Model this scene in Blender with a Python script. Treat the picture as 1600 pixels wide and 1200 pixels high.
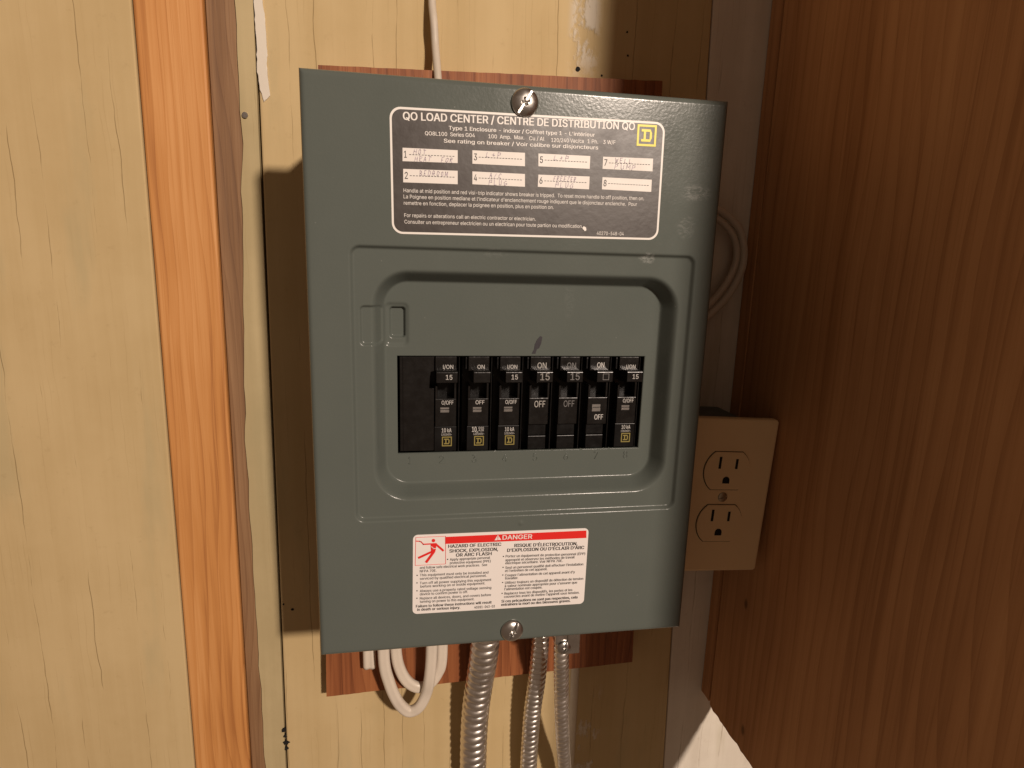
import bpy, bmesh, math, os, random
import numpy as np
from mathutils import Matrix, Vector, noise as mnoise

scene = bpy.context.scene
for o in list(bpy.data.objects):
    bpy.data.objects.remove(o)

# ------------------------------------------------------------------ camera
cam_d = bpy.data.cameras.new('camera')
cam = bpy.data.objects.new('camera', cam_d)
scene.collection.objects.link(cam)
scene.camera = cam
cam_d.sensor_width = 36.0
cam_d.lens = 36.0 * 955.7 / 1600.0
cam_d.clip_start = 0.01
cam_d.clip_end = 50.0
right = Vector((0.98505703, -0.16978947, 0.02888228))
up = Vector((0.00600272, 0.20144178, 0.9794821))
back = -Vector((0.17212384, 0.96467235, -0.19945084))
m = Matrix.Identity(4)
for i in range(3):
    m[i][0], m[i][1], m[i][2] = right[i], up[i], back[i]
m.translation = Vector((-0.06272904, -0.33269591, 0.07165467))
cam.matrix_world = m

# ------------------------------------------------------------------ light
world = bpy.data.worlds.new('World')
scene.world = world
world.use_nodes = True
bg = world.node_tree.nodes['Background']
bg.inputs[0].default_value = (1.0, 0.66, 0.45, 1)      # dim warm light bounced around the room
bg.inputs[1].default_value = 0.142

lamp_d = bpy.data.lights.new('ceiling_bulb', 'POINT')   # the bulb up to the right behind the photographer
lamp_d.energy = 270.0
lamp_d.color = (1.0, 0.83, 0.70)
lamp_d.shadow_soft_size = 0.075
lamp = bpy.data.objects.new('ceiling_bulb', lamp_d)
lamp.location = (0.80, -2.15, 0.95)
scene.collection.objects.link(lamp)

vs = scene.view_settings
vs.view_transform = 'Standard'
vs.look = 'None'
vs.exposure = 0.0
vs.gamma = 1.0
vs.use_curve_mapping = False
scene.render.engine = 'CYCLES'
scene.render.resolution_x = 1024
scene.render.resolution_y = 768

R = random.Random(7)
COL = scene.collection

# ------------------------------------------------------------------ helpers
def link(o, parent=None, label=None, cat=None, group=None, kind=None):
    COL.objects.link(o)
    if parent is not None:
        o.parent = parent
    if label: o['label'] = label
    if cat: o['category'] = cat
    if group: o['group'] = group
    if kind: o['kind'] = kind
    return o

def mesh_obj(name, verts, faces, mat, parent=None, smooth=False, **kw):
    me = bpy.data.meshes.new(name)
    me.from_pydata([tuple(v) for v in verts], [], faces)
    me.materials.append(mat)
    if smooth:
        me.polygons.foreach_set('use_smooth', [True] * len(me.polygons))
    me.update()
    return link(bpy.data.objects.new(name, me), parent, **kw)

def bm_obj(name, bm, mat, parent=None, smooth=False, recalc=True, **kw):
    if recalc:
        bmesh.ops.recalc_face_normals(bm, faces=bm.faces)
    me = bpy.data.meshes.new(name)
    bm.to_mesh(me); bm.free()
    me.materials.append(mat)
    if smooth:
        me.polygons.foreach_set('use_smooth', [True] * len(me.polygons))
    return link(bpy.data.objects.new(name, me), parent, **kw)

def empty(name, loc, **kw):
    o = bpy.data.objects.new(name, None)
    o.empty_display_size = 0.01
    o.location = loc
    return link(o, **kw)

def at_world(o):
    """child of a displaced empty, whose mesh is written in world metres"""
    if o.parent:
        o.matrix_parent_inverse = Matrix.Translation(-o.parent.location)
    return o

def add_box(bm, x0, x1, y0, y1, z0, z1, bevel=0.0, seg=2):
    vs_ = [bm.verts.new(p) for p in ((x0,y0,z0),(x1,y0,z0),(x1,y1,z0),(x0,y1,z0),(x0,y0,z1),(x1,y0,z1),(x1,y1,z1),(x0,y1,z1))]
    fs = [bm.faces.new([vs_[i] for i in q]) for q in ((0,1,5,4),(1,2,6,5),(2,3,7,6),(3,0,4,7),(4,5,6,7),(3,2,1,0))]
    if bevel > 0:
        es = list({e for f in fs for e in f.edges})
        bmesh.ops.bevel(bm, geom=es, offset=bevel, segments=seg, profile=0.5, affect='EDGES')
    return fs

def box_obj(name, x0, x1, y0, y1, z0, z1, mat, parent=None, bevel=0.0003, seg=2, **kw):
    bm = bmesh.new()
    add_box(bm, x0, x1, y0, y1, z0, z1, bevel, seg)
    return bm_obj(name, bm, mat, parent, **kw)

def prism_bm(bm, poly, yf, yb, bevel=0.0, seg=2):
    """polygon in (x, z) from yf (facing the viewer) back to yb"""
    n = len(poly)
    a = [bm.verts.new((x, yf, z)) for x, z in poly]
    b = [bm.verts.new((x, yb, z)) for x, z in poly]
    f0 = bm.faces.new(a)
    bm.faces.new(list(reversed(b)))
    for i in range(n):
        bm.faces.new((a[i], b[i], b[(i+1) % n], a[(i+1) % n]))
    if bevel > 0:
        bmesh.ops.bevel(bm, geom=list(f0.edges), offset=bevel, segments=seg, profile=0.5, affect='EDGES')

def prism(name, poly, yf, yb, mat, parent=None, bevel=0.0, **kw):
    bm = bmesh.new()
    prism_bm(bm, poly, yf, yb, bevel)
    return bm_obj(name, bm, mat, parent, **kw)

def rough_edge(poly, step, amp, seed=0):
    """subdivide a polygon's sides and fray them a little, as a saw leaves them"""
    rr = random.Random(seed); out = []
    for (xa, za), (xb, zb) in zip(poly, poly[1:] + poly[:1]):
        L = math.hypot(xb-xa, zb-za); n = max(1, int(L/step)); nx, nz = -(zb-za)/L, (xb-xa)/L
        out.append((xa, za))
        for k in range(1, n):
            t = k/n; d = rr.gauss(0, amp)*0.6 + amp*1.2*mnoise.noise(Vector((xa+(xb-xa)*t, za+(zb-za)*t, seed))*60)
            out.append((xa+(xb-xa)*t+nx*d, za+(zb-za)*t+nz*d))
    return out

def rrect(x0, x1, z0, z1, r, n=8):
    pts = []
    for cx, cz, a0 in ((x1-r, z1-r, 0), (x0+r, z1-r, 90), (x0+r, z0+r, 180), (x1-r, z0+r, 270)):
        for k in range(n+1):
            a = math.radians(a0 + 90*k/n)
            pts.append((cx + r*math.cos(a), cz + r*math.sin(a)))
    return pts

def rot2(pts, c, deg):
    a = math.radians(deg); ca, sa = math.cos(a), math.sin(a)
    return [(c[0]+(x-c[0])*ca-(z-c[1])*sa, c[1]+(x-c[0])*sa+(z-c[1])*ca) for x, z in pts]

def spline(pts, step):
    """Catmull-Rom through pts, resampled evenly"""
    P = [Vector(p) for p in pts]
    P = [P[0]*2-P[1]] + P + [P[-1]*2-P[-2]]
    raw = []
    for i in range(1, len(P)-2):
        for k in range(24):
            t = k/24; a, b, c, d = P[i-1], P[i], P[i+1], P[i+2]
            raw.append(0.5*((2*b)+(c-a)*t+(2*a-5*b+4*c-d)*t*t+(3*b-a-3*c+d)*t**3))
    raw.append(P[-2])
    out = [raw[0]]; acc = 0.0
    for a, b in zip(raw, raw[1:]):
        L = (b-a).length
        while acc + L >= step:
            a = a + (b-a)*((step-acc)/L); L = (b-a).length; acc = 0.0
            out.append(a.copy())
        acc += L
    return out

def sweep(name, pts, profile, mat, parent=None, ref=Vector((0, 1, 0)), caps=True, **kw):
    """profile(s, k) -> list of (u, v) offsets; u across the path in view, v towards ref"""
    verts, faces = [], []
    s = 0.0; n = None
    for i, p in enumerate(pts):
        t = (pts[min(i+1, len(pts)-1)] - pts[max(i-1, 0)]).normalized()
        v = (ref - t*ref.dot(t)).normalized(); u = t.cross(v)
        pr = profile(s); n = len(pr)
        verts += [p + u*a + v*b for a, b in pr]
        if i: s += (pts[i]-pts[i-1]).length
    for i in range(len(pts)-1):
        for k in range(n):
            faces.append((i*n+k, i*n+(k+1) % n, (i+1)*n+(k+1) % n, (i+1)*n+k))
    if caps:
        faces.append(tuple(range(n-1, -1, -1))); faces.append(tuple(range((len(pts)-1)*n, len(pts)*n)))
    bm = bmesh.new()
    vv = [bm.verts.new(q) for q in verts]
    for f in faces:
        bm.faces.new([vv[i] for i in f])
    return bm_obj(name, bm, mat, parent, smooth=True, **kw)

# ------------------------------------------------------------------ materials
class Mat:
    def __init__(self, name, base=(0.5, 0.5, 0.5), rough=0.5, metal=0.0, spec=0.5, coat=0.0, coat_rough=0.1):
        self.m = bpy.data.materials.new(name); self.m.use_nodes = True
        self.t = self.m.node_tree; self.b = self.t.nodes['Principled BSDF']
        self.b.inputs['Base Color'].default_value = (*base, 1)
        self.b.inputs['Roughness'].default_value = rough
        self.b.inputs['Metallic'].default_value = metal
        self.b.inputs['Specular IOR Level'].default_value = spec
        self.b.inputs['Coat Weight'].default_value = coat
        self.b.inputs['Coat Roughness'].default_value = coat_rough
        self._tc = None
    def n(self, kind, **props):
        nd = self.t.nodes.new(kind)
        for k, v in props.items(): setattr(nd, k, v)
        return nd
    def l(self, a, b): self.t.links.new(a, b)
    def coord(self):
        if self._tc is None: self._tc = self.n('ShaderNodeTexCoord')
        return self._tc.outputs['Object']
    def mapping(self, scale=(1, 1, 1), loc=(0, 0, 0), src=None):
        mp = self.n('ShaderNodeMapping'); mp.inputs['Scale'].default_value = scale; mp.inputs['Location'].default_value = loc
        self.l(src or self.coord(), mp.inputs['Vector']); return mp.outputs['Vector']
    def noise(self, vec, scale=1.0, detail=4.0, rough=0.55, dist=0.0):
        nd = self.n('ShaderNodeTexNoise'); self.l(vec, nd.inputs['Vector'])
        nd.inputs['Scale'].default_value = scale; nd.inputs['Detail'].default_value = detail
        nd.inputs['Roughness'].default_value = rough; nd.inputs['Distortion'].default_value = dist
        return nd.outputs['Fac']
    def math(self, op, a, b=None, c=None, clamp=False):
        nd = self.n('ShaderNodeMath', operation=op, use_clamp=clamp)
        for i, v in enumerate((a, b, c)):
            if v is None: continue
            if isinstance(v, (int, float)): nd.inputs[i].default_value = v
            else: self.l(v, nd.inputs[i])
        return nd.outputs[0]
    def range(self, v, a, b, c=0.0, d=1.0, smooth=True):
        nd = self.n('ShaderNodeMapRange', interpolation_type='SMOOTHSTEP' if smooth else 'LINEAR')
        self.l(v, nd.inputs[0])
        for i, x in enumerate((a, b, c, d)): nd.inputs[i+1].default_value = x
        return nd.outputs[0]
    def ramp(self, v, stops):
        nd = self.n('ShaderNodeValToRGB'); self.l(v, nd.inputs[0])
        el = nd.color_ramp.elements
        while len(el) < len(stops): el.new(0.5)
        for e, (p, c) in zip(el, stops): e.position = p; e.color = (*c, 1)
        return nd.outputs[0]
    def mix(self, f, a, b, blend='MIX'):
        nd = self.n('ShaderNodeMix', data_type='RGBA', blend_type=blend)
        for idx, v in ((0, f), (6, a), (7, b)):
            if isinstance(v, (int, float)): nd.inputs[idx].default_value = v
            elif isinstance(v, tuple): nd.inputs[idx].default_value = (*v, 1)
            else: self.l(v, nd.inputs[idx])
        return nd.outputs[2]
    def xyz(self):
        nd = self.n('ShaderNodeSeparateXYZ'); self.l(self.coord(), nd.inputs[0]); return nd.outputs
    def spot(self, x, z, rx, rz, soft=0.5):
        """1 inside an ellipse on the surface, 0 outside"""
        o = self.xyz()
        a = self.math('POWER', self.math('ABSOLUTE', self.math('DIVIDE', self.math('SUBTRACT', o[0], x), rx)), 2.0)
        b = self.math('POWER', self.math('ABSOLUTE', self.math('DIVIDE', self.math('SUBTRACT', o[2], z), rz)), 2.0)
        return self.range(self.math('ADD', a, b), 1.0-soft, 1.0+soft, 1.0, 0.0)
    def band(self, axis, a, b, soft):
        o = self.xyz()[axis]
        return self.math('MULTIPLY', self.range(o, a-soft, a+soft), self.range(o, b-soft, b+soft, 1.0, 0.0))
    def color(self, s): self.l(s, self.b.inputs['Base Color'])
    def rough(self, s): self.l(s, self.b.inputs['Roughness'])
    def bump(self, h, strength=0.3, dist=0.001):
        nd = self.n('ShaderNodeBump'); nd.inputs['Strength'].default_value = strength; nd.inputs['Distance'].default_value = dist
        self.l(h, nd.inputs['Height'])
        prev = self.b.inputs['Normal']
        if prev.is_linked: self.l(prev.links[0].from_socket, nd.inputs['Normal'])
        self.l(nd.outputs[0], prev)

def wood(name, dark, mid, light, grain=55.0, rough=0.6, bump=0.4, spec=0.35, knots=(), along=2, yface=False):
    M = Mat(name, mid, rough, spec=spec)
    info = M.n('ShaderNodeObjectInfo')
    off = M.n('ShaderNodeVectorMath', operation='SCALE'); off.inputs[0].default_value = (13.0, 7.0, 5.0); M.l(info.outputs['Random'], off.inputs['Scale'])
    add = M.n('ShaderNodeVectorMath', operation='ADD'); M.l(M.coord(), add.inputs[0]); M.l(off.outputs[0], add.inputs[1])
    sc = [1.0, 1.0, 1.0]; sc[along] = 0.045
    v1 = M.mapping(tuple(sc), src=add.outputs[0])
    sc[along] = 0.02
    v2 = M.mapping(tuple(sc), src=add.outputs[0])
    big = M.noise(v1, grain, 5, 0.6, 0.6)
    fine = M.noise(v2, grain*9, 3, 0.6)
    wide = M.noise(add.outputs[0], 9.0, 3, 0.5)
    wn = M.n('ShaderNodeTexNoise'); M.l(M.mapping((1, 1, 0.22), src=add.outputs[0]), wn.inputs['Vector']); wn.inputs['Scale'].default_value = 11; wn.inputs['Detail'].default_value = 2
    sb = M.n('ShaderNodeVectorMath', operation='SUBTRACT'); M.l(wn.outputs['Color'], sb.inputs[0]); sb.inputs[1].default_value = (0.5, 0.5, 0.5)
    sl = M.n('ShaderNodeVectorMath', operation='SCALE'); M.l(sb.outputs[0], sl.inputs[0]); sl.inputs['Scale'].default_value = 0.075
    wa = M.n('ShaderNodeVectorMath', operation='ADD'); M.l(v1, wa.inputs[0]); M.l(sl.outputs[0], wa.inputs[1])
    wv = M.n('ShaderNodeTexWave', wave_type='BANDS', wave_profile='SAW', bands_direction='Y' if yface else 'X'); M.l(wa.outputs[0], wv.inputs['Vector'])
    wv.inputs['Scale'].default_value = grain*0.95; wv.inputs['Distortion'].default_value = 1.2; wv.inputs['Detail'].default_value = 2
    ring = M.math('POWER', wv.outputs['Fac'], 3.0)
    sc[along] = 0.012
    pore = M.range(M.noise(M.mapping(tuple(sc), src=add.outputs[0]), grain*24, 2, 0.5), 0.56, 0.66)
    f = M.math('ADD', M.math('MULTIPLY', big, 0.56), M.math('ADD', M.math('MULTIPLY', fine, 0.24), M.math('MULTIPLY', wide, 0.22)))
    f = M.math('SUBTRACT', f, M.math('MULTIPLY', ring, 0.11))
    f = M.math('SUBTRACT', f, M.math('MULTIPLY', pore, 0.05))
    c = M.ramp(f, [(0.35, dark), (0.48, mid), (0.62, light)])
    for kx, ky, kz, kr in knots:
        d = M.n('ShaderNodeVectorMath', operation='DISTANCE'); mp = M.mapping((1, 1, 0.55)); M.l(mp, d.inputs[0]); d.inputs[1].default_value = (kx, ky, kz*0.55)
        c = M.mix(M.range(d.outputs['Value'], kr*0.3, kr*1.2, 0.95, 0.0), c, tuple(x*0.16 for x in dark))
        c = M.mix(M.range(d.outputs['Value'], kr*1.0, kr*6, 0.35, 0.0), c, dark)
    M.color(c)
    M.bump(f, bump, 0.0012)
    return M.m

# panel paint: grey enamel with orange-peel, scuffs and one marker smear
def panel_paint():
    M = Mat('grey_enamel', (0.118, 0.140, 0.124), 0.22, spec=0.24)
    v = M.coord()
    big = M.noise(v, 18, 4, 0.6)
    c = M.mix(big, (0.094, 0.109, 0.097), (0.113, 0.127, 0.112))
    scr = M.noise(M.mapping((1, 1, 2.2)), 190, 6, 0.8, 1.2)
    for (x, z), (rx, rz), k in zip(SCUFFS, ((8, 4.5), (5, 6), (4.5, 3), (7, 2.5), (3, 11)), (0.34, 0.22, 0.5, 0.10, 0.05)):
        s = M.math('MULTIPLY', M.spot(x/1000, z/1000, rx/1000, rz/1000, 0.6), M.range(scr, 0.44, 0.60))
        c = M.mix(M.math('MULTIPLY', s, k), c, (0.36, 0.37, 0.35))
    vo = M.n('ShaderNodeTexVoronoi'); M.l(v, vo.inputs['Vector']); vo.inputs['Scale'].default_value = 150
    speck = M.math('MULTIPLY', M.range(vo.outputs['Distance'], 0.03, 0.07, 1.0, 0.0), M.range(M.noise(v, 70, 3, 0.7), 0.56, 0.66))
    c = M.mix(M.math('MULTIPLY', speck, 0.45), c, (0.40, 0.40, 0.38))
    M.color(c)
    M.rough(M.range(M.math('ADD', M.math('MULTIPLY', M.noise(v, 22, 5, 0.65), 0.7), M.math('MULTIPLY', M.noise(v, 240, 4, 0.7), 0.3)), 0.34, 0.66, 0.165, 0.26, smooth=False))
    M.bump(M.noise(v, 620, 2.0, 0.5), 0.085, 0.0006)
    M.bump(M.noise(v, 60, 2.0, 0.5), 0.035, 0.0010)
    return M.m

def cream_paint(name, a, b, smears=True):
    """old cream paint over plywood: the grain has checked it in fine upright cracks"""
    M = Mat(name, a, 0.75, spec=0.04)
    wob = M.n('ShaderNodeTexNoise'); M.l(M.mapping((1, 1, 0.6)), wob.inputs['Vector']); wob.inputs['Scale'].default_value = 42; wob.inputs['Detail'].default_value = 3
    sub = M.n('ShaderNodeVectorMath', operation='SUBTRACT'); M.l(wob.outputs['Color'], sub.inputs[0]); sub.inputs[1].default_value = (0.5, 0.5, 0.5)
    scl = M.n('ShaderNodeVectorMath', operation='SCALE'); M.l(sub.outputs[0], scl.inputs[0]); scl.inputs['Scale'].default_value = 0.0055
    add = M.n('ShaderNodeVectorMath', operation='ADD'); M.l(M.coord(), add.inputs[0]); M.l(scl.outputs[0], add.inputs[1])
    sx = M.n('ShaderNodeSeparateXYZ'); M.l(add.outputs[0], sx.inputs[0])
    vo = M.n('ShaderNodeTexVoronoi', feature='DISTANCE_TO_EDGE', voronoi_dimensions='1D'); M.l(sx.outputs[0], vo.inputs['W']); vo.inputs['Scale'].default_value = 50
    crack = M.range(vo.outputs['Distance'], 0.003, 0.022, 1.0, 0.0)
    hair = M.n('ShaderNodeTexVoronoi', feature='DISTANCE_TO_EDGE', voronoi_dimensions='1D'); M.l(sx.outputs[0], hair.inputs['W']); hair.inputs['Scale'].default_value = 210
    hairs = M.math('MULTIPLY', M.range(hair.outputs['Distance'], 0.0, 0.09, 1.0, 0.0), M.range(M.noise(M.mapping((1, 1, 0.12), loc=(5, 2, 1)), 90, 3, 0.6), 0.50, 0.66))
    crack = M.math('MULTIPLY', crack, M.range(M.noise(M.mapping((1, 1, 0.20)), 48, 4, 0.65), 0.45, 0.60))
    streak = M.noise(M.mapping((1, 1, 0.03)), 45, 5, 0.6)
    blot = M.noise(M.coord(), 16, 5, 0.6)
    c = M.mix(M.range(M.math('ADD', M.math('MULTIPLY', streak, 0.6), M.math('MULTIPLY', blot, 0.4)), 0.36, 0.64), a, b)
    c = M.mix(M.math('MULTIPLY', M.range(M.noise(M.mapping((1, 1, 0.2), loc=(3, 1, 2)), 26, 4, 0.6), 0.56, 0.72), 0.35), c, (0.38, 0.33, 0.19))
    c = M.mix(M.math('MULTIPLY', hairs, 0.20), c, (0.26, 0.17, 0.07))
    c = M.mix(M.math('MULTIPLY', M.range(M.noise(M.coord(), 130, 5, 0.7), 0.60, 0.74), 0.16), c, (0.30, 0.21, 0.10))
    c = M.mix(M.math('MULTIPLY', crack, 0.5), c, (0.22, 0.14, 0.055))
    if smears:
        ragged = M.noise(M.mapping((1, 1, 0.5)), 75, 5, 0.65)
        flake = M.range(ragged, 0.44, 0.54)
        top = M.math('MULTIPLY', M.math('MULTIPLY', M.band(0, 0.050, 0.069, 0.004), M.band(2, 0.203, 0.5, 0.012)), flake)
        strip = M.math('MULTIPLY', M.band(0, 0.0745, 0.0815, 0.0008), M.band(2, -0.60, -0.235, 0.004))
        low = M.math('MULTIPLY', M.math('MULTIPLY', M.band(0, 0.081, 0.102, 0.005), M.band(2, -0.42, -0.292, 0.012)), M.range(ragged, 0.53, 0.60))
        plast = M.math('MAXIMUM', top, M.math('MAXIMUM', M.math('MULTIPLY', strip, 0.85), low), clamp=True)
        c = M.mix(M.math('MULTIPLY', plast, 0.85), c, (0.66, 0.60, 0.50))
        M.bump(plast, 0.5, 0.0015)
    M.color(c)
    M.rough(M.range(blot, 0.3, 0.7, 0.65, 0.85, smooth=False))
    M.bump(crack, 0.5, -0.0008)
    M.bump(streak, 0.15, 0.0015)
    return M.m

def plain(name, base, rough, bump=0.0, scale=300, var=0.0, **kw):
    M = Mat(name, base, rough, **kw)
    if var:
        f = M.noise(M.coord(), scale*0.2, 4, 0.6)
        M.color(M.mix(f, tuple(x*(1-var) for x in base), tuple(min(1, x*(1+var)) for x in base)))
        M.rough(M.range(f, 0.3, 0.7, rough*0.8, min(1, rough*1.25), smooth=False))
    if bump:
        M.bump(M.noise(M.coord(), scale, 3, 0.5), bump, 0.0005)
    return M.m

# ------------------------------------------------------------------ measured print and paths (mm on the cover, metres elsewhere)
LABEL_LINES = [
    ('QO LOAD CENTER / CENTRE DE DISTRIBUTION QO', -62.88, 138.81, 59.12, 141.42, 3.68, 1.2),
    ("Type 1 Enclosure - indoor / Coffret type 1 - L'intérieur", -40.08, 135.46, 37.16, 136.76, 1.84, 1),
    ('QO8L100  Series G04', -52.04, 132.15, -26.68, 132.63, 1.84, 0.6),
    ('100  Amp.  Max.', -19.6, 132.61, -0.84, 133.07, 1.87, 0.6),
    ('Cu / Al', 1.86, 132.91, 9.87, 133.1, 1.89, 0.6),
    ('120/240 Vac/ca', 13.68, 132.75, 31.28, 133.27, 1.9, 0.6),
    ('1 Ph.', 33.4, 133.27, 39.23, 133.41, 1.92, 0.6),
    ('3 W/F', 42.08, 133.45, 48.86, 133.58, 1.93, 0.6),
    ('See rating on breaker / Voir calibre sur disjoncteurs', -42.47, 129.15, 39.41, 130.45, 1.85, 1),
    ('Handle at mid position and red visi-trip indicator shows breaker is tripped.  To reset move handle to off position, then on.', -62.92, 103.88, 67.15, 105.61, 1.87, 0),
    ("La Poignee en position mediane et l'indicateur d'enclenchement rouge indiquent que le disjoncteur enclenche.  Pour", -62.94, 100.85, 63.31, 102.39, 1.86, 0),
    ('remettre en fonction, deplacer la poignee en position, plus en position on.', -62.83, 97.71, 16.44, 98.81, 1.87, 0),
    ('For repairs or alterations call an electric contractor or electrician.', -62.64, 91.58, 6.75, 92.4, 1.83, 0),
    ('Consulter un entrepreneur electricien ou un electrican pour toute partion ou modification.', -62.56, 88.33, 33.1, 89.56, 1.84, 0),
    ('40270-548-04', 41.29, 86.21, 56.76, 86.41, 1.81, 0),
]
WARNING_HEADS = [
    ('HAZARD OF ELECTRIC', -38.34, -94.76, -7.1, -95.16, 2.02, 1.2),
    ('SHOCK, EXPLOSION,', -37.68, -97.8, -8.95, -98.22, 2.03, 1.2),
    ('OR ARC FLASH', -33.82, -100.63, -12.74, -100.84, 2.04, 1.2),
    ("RISQUE D'ÉLECTROCUTION,", 1.02, -96.48, 39.87, -97.35, 2.07, 1.2),
    ("D'EXPLOSION OU D'ÉCLAIR D'ARC", -3.28, -99.33, 44.22, -100.12, 2.07, 1.2),
]
WARNING_BODY = [
    ('Apply appropriate personal', -37.37, -102.95, -13.57, -103.11, 1.59, 0.2),
    ('protective equipment (PPE)', -37.35, -105.16, -13.17, -105.41, 1.59, 0.2),
    ('and follow safe electrical work practices.  See', -54.89, -107.13, -15.24, -107.68, 1.58, 0.2),
    ('NFPA 70E.', -54.9, -109.38, -45.21, -109.51, 1.59, 0.2),
    ('This equipment must only be installed and', -54.9, -111.83, -14.37, -112.65, 1.59, 0.2),
    ('serviced by qualified electrical personnel.', -54.9, -114.13, -15.48, -114.66, 1.6, 0.2),
    ('Turn off all power supplying this equipment', -54.91, -116.97, -12.52, -117.54, 1.61, 0.2),
    ('before working on or inside equipment.', -54.53, -119.18, -16.15, -119.61, 1.61, 0.2),
    ('Always use a properly rated voltage sensing', -54.91, -122.05, -12.4, -122.77, 1.62, 0.2),
    ('device to confirm power is off.', -54.91, -124.12, -26.48, -124.56, 1.62, 0.2),
    ('Replace all devices, doors, and covers before', -54.92, -126.82, -12.49, -127.51, 1.62, 0.2),
    ('turning on power to this equipment.', -54.92, -128.99, -22.55, -129.62, 1.63, 0.2),
    ('Failure to follow these instructions will result', -57.17, -131.87, -11.99, -132.52, 1.67, 1),
    ('in death or serious injury.', -56.43, -134.11, -30.96, -134.62, 1.68, 1),
    ('40281-043-03', -22.45, -135.19, -9.96, -135.33, 1.62, 0.2),
    ('Portez un équipement de protection personnel (ÉPP)', -4.15, -102.88, 45.12, -104.06, 1.62, 0.2),
    ('approprié et observez les méthodes de travail', -4.28, -105.32, 38.54, -105.96, 1.62, 0.2),
    ('électrique sécuritaire. Voir NFPA 70E.', -4.23, -107.32, 31.17, -107.89, 1.62, 0.2),
    ("Seul un personnel qualifié doit effectuer l'installation", -4.15, -110.29, 44.28, -110.95, 1.63, 0.2),
    ("et l'entretien de cet appareil.", -4.28, -112.38, 21.77, -112.73, 1.64, 0.2),
    ("Coupez l'alimentation de cet appareil avant d'y", -4.21, -115.28, 39.24, -115.85, 1.64, 0.2),
    ('travailler.', -4.15, -117.26, 3.9, -117.46, 1.65, 0.2),
    ('Utilisez toujours un dispositif de détection de tension', -4.07, -120.17, 44.8, -120.64, 1.64, 0.2),
    ("à valeur nominale appropriée pour s'assurer que", -4.21, -122.32, 41.04, -122.98, 1.65, 0.2),
    ("l'alimentation est coupée.", -4.35, -124.43, 19.06, -124.79, 1.65, 0.2),
    ('Replacez tous les dispositifs, les portes et les', -4.27, -127.33, 38.22, -127.81, 1.66, 0.2),
    ("couvercles avant de mettre l'appareil sous tension.", -4.41, -129.45, 42.83, -129.92, 1.66, 0.2),
    ('Si ces précautions ne sont pas respectées, cela', -5.91, -132.42, 41.76, -133.07, 1.71, 1),
    ('entraînera la mort ou des blessures graves.', -6.05, -134.68, 37.36, -135.19, 1.72, 1),
]
WARNING_SIGNAL = [
    ('DANGER', -6.39, -91.22, 11.46, -91.52, 2.78, 1),
]
WARNING_BULLETS = [(-38.73, -102.01), (-56.46, -111.12), (-56.54, -115.95), (-56.55, -121.02), (-56.6, -125.83), (-5.53, -102.14), (-5.54, -109.2), (-5.56, -114.22), (-5.55, -119.1), (-5.68, -126.29)]
PICT = {'frame': [(-57.16, -87.22), (-40.02, -87.37), (-39.89, -104.85), (-57.57, -104.78)], 'head': [(-47.05, -89.66), (-46.03, -89.71)], 'arm': [(-45.47, -91.7), (-52.95, -91.69)], 'wire': [(-57.16, -89.46), (-55.01, -89.68), (-54.09, -90.13), (-52.85, -91.7)], 'arm_r': [(-45.65, -91.99), (-41.35, -96.27)], 'torso': [(-48.66, -91.53), (-45.19, -91.51), (-45.64, -95.37), (-46.37, -97.35), (-48.42, -96.88)], 'leg_a': [(-47.49, -96.42), (-55.48, -100.0)], 'leg_b': [(-46.7, -96.57), (-51.09, -102.89)], 'bolt': [(-48.33, -93.45), (-47.03, -94.13), (-47.4, -94.76), (-45.64, -94.61)]}
BAND = [(-40.29, -87.76), (45.06, -88.08), (45.33, -92.98), (-40.26, -92.19)]
TRI = [(-11.19, -91.37), (-7.16, -91.34), (-9.24, -88.13)]
FIELDS = [[(-63.29, 125.48), (-35.4, 125.83), (-35.33, 119.56), (-63.33, 119.0)], [(-63.04, 115.29), (-35.29, 115.78), (-35.21, 109.12), (-63.08, 108.72)], [(-27.8, 126.26), (-0.18, 126.55), (0.05, 119.85), (-27.69, 119.66)], [(-27.63, 115.86), (0.18, 116.0), (0.39, 109.53), (-27.53, 109.49)], [(7.03, 126.63), (35.35, 126.91), (35.36, 120.4), (7.27, 120.23)], [(7.43, 116.04), (35.58, 116.48), (35.59, 109.88), (7.32, 109.86)], [(42.47, 126.98), (70.74, 127.54), (70.9, 120.91), (42.49, 120.77)], [(42.75, 116.5), (70.87, 116.57), (71.0, 110.18), (42.77, 110.21)]]
LOOP_FRONT = [(-0.0792, 0.075, -0.1817), (-0.0793, 0.078, -0.2212), (-0.0759, 0.08, -0.2413), (-0.0709, 0.082, -0.2576), (-0.0657, 0.084, -0.2676), (-0.0604, 0.085, -0.2721), (-0.0535, 0.084, -0.2678), (-0.0482, 0.083, -0.2558), (-0.0459, 0.08, -0.241), (-0.0446, 0.078, -0.2185), (-0.0444, 0.075, -0.1844)]
LOOP_BACK = [(-0.0712, 0.085, -0.1886), (-0.0706, 0.087, -0.2219), (-0.0674, 0.088, -0.2383), (-0.0617, 0.088, -0.2488), (-0.0539, 0.088, -0.2541), (-0.0461, 0.088, -0.2521), (-0.0397, 0.088, -0.2438), (-0.0364, 0.087, -0.2306), (-0.0363, 0.085, -0.1913)]
CUT_END = [(-0.0902, 0.086, -0.1877), (-0.0905, 0.088, -0.2208), (-0.0905, 0.089, -0.234)]
TOP_WIRE = [(-0.0436, 0.105, 0.2914), (-0.0439, 0.105, 0.2556), (-0.0443, 0.104, 0.2331), (-0.0432, 0.1, 0.2188), (-0.0423, 0.1, 0.2057), (-0.041, 0.093, 0.1856), (-0.0388, 0.085, 0.1526)]
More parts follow.
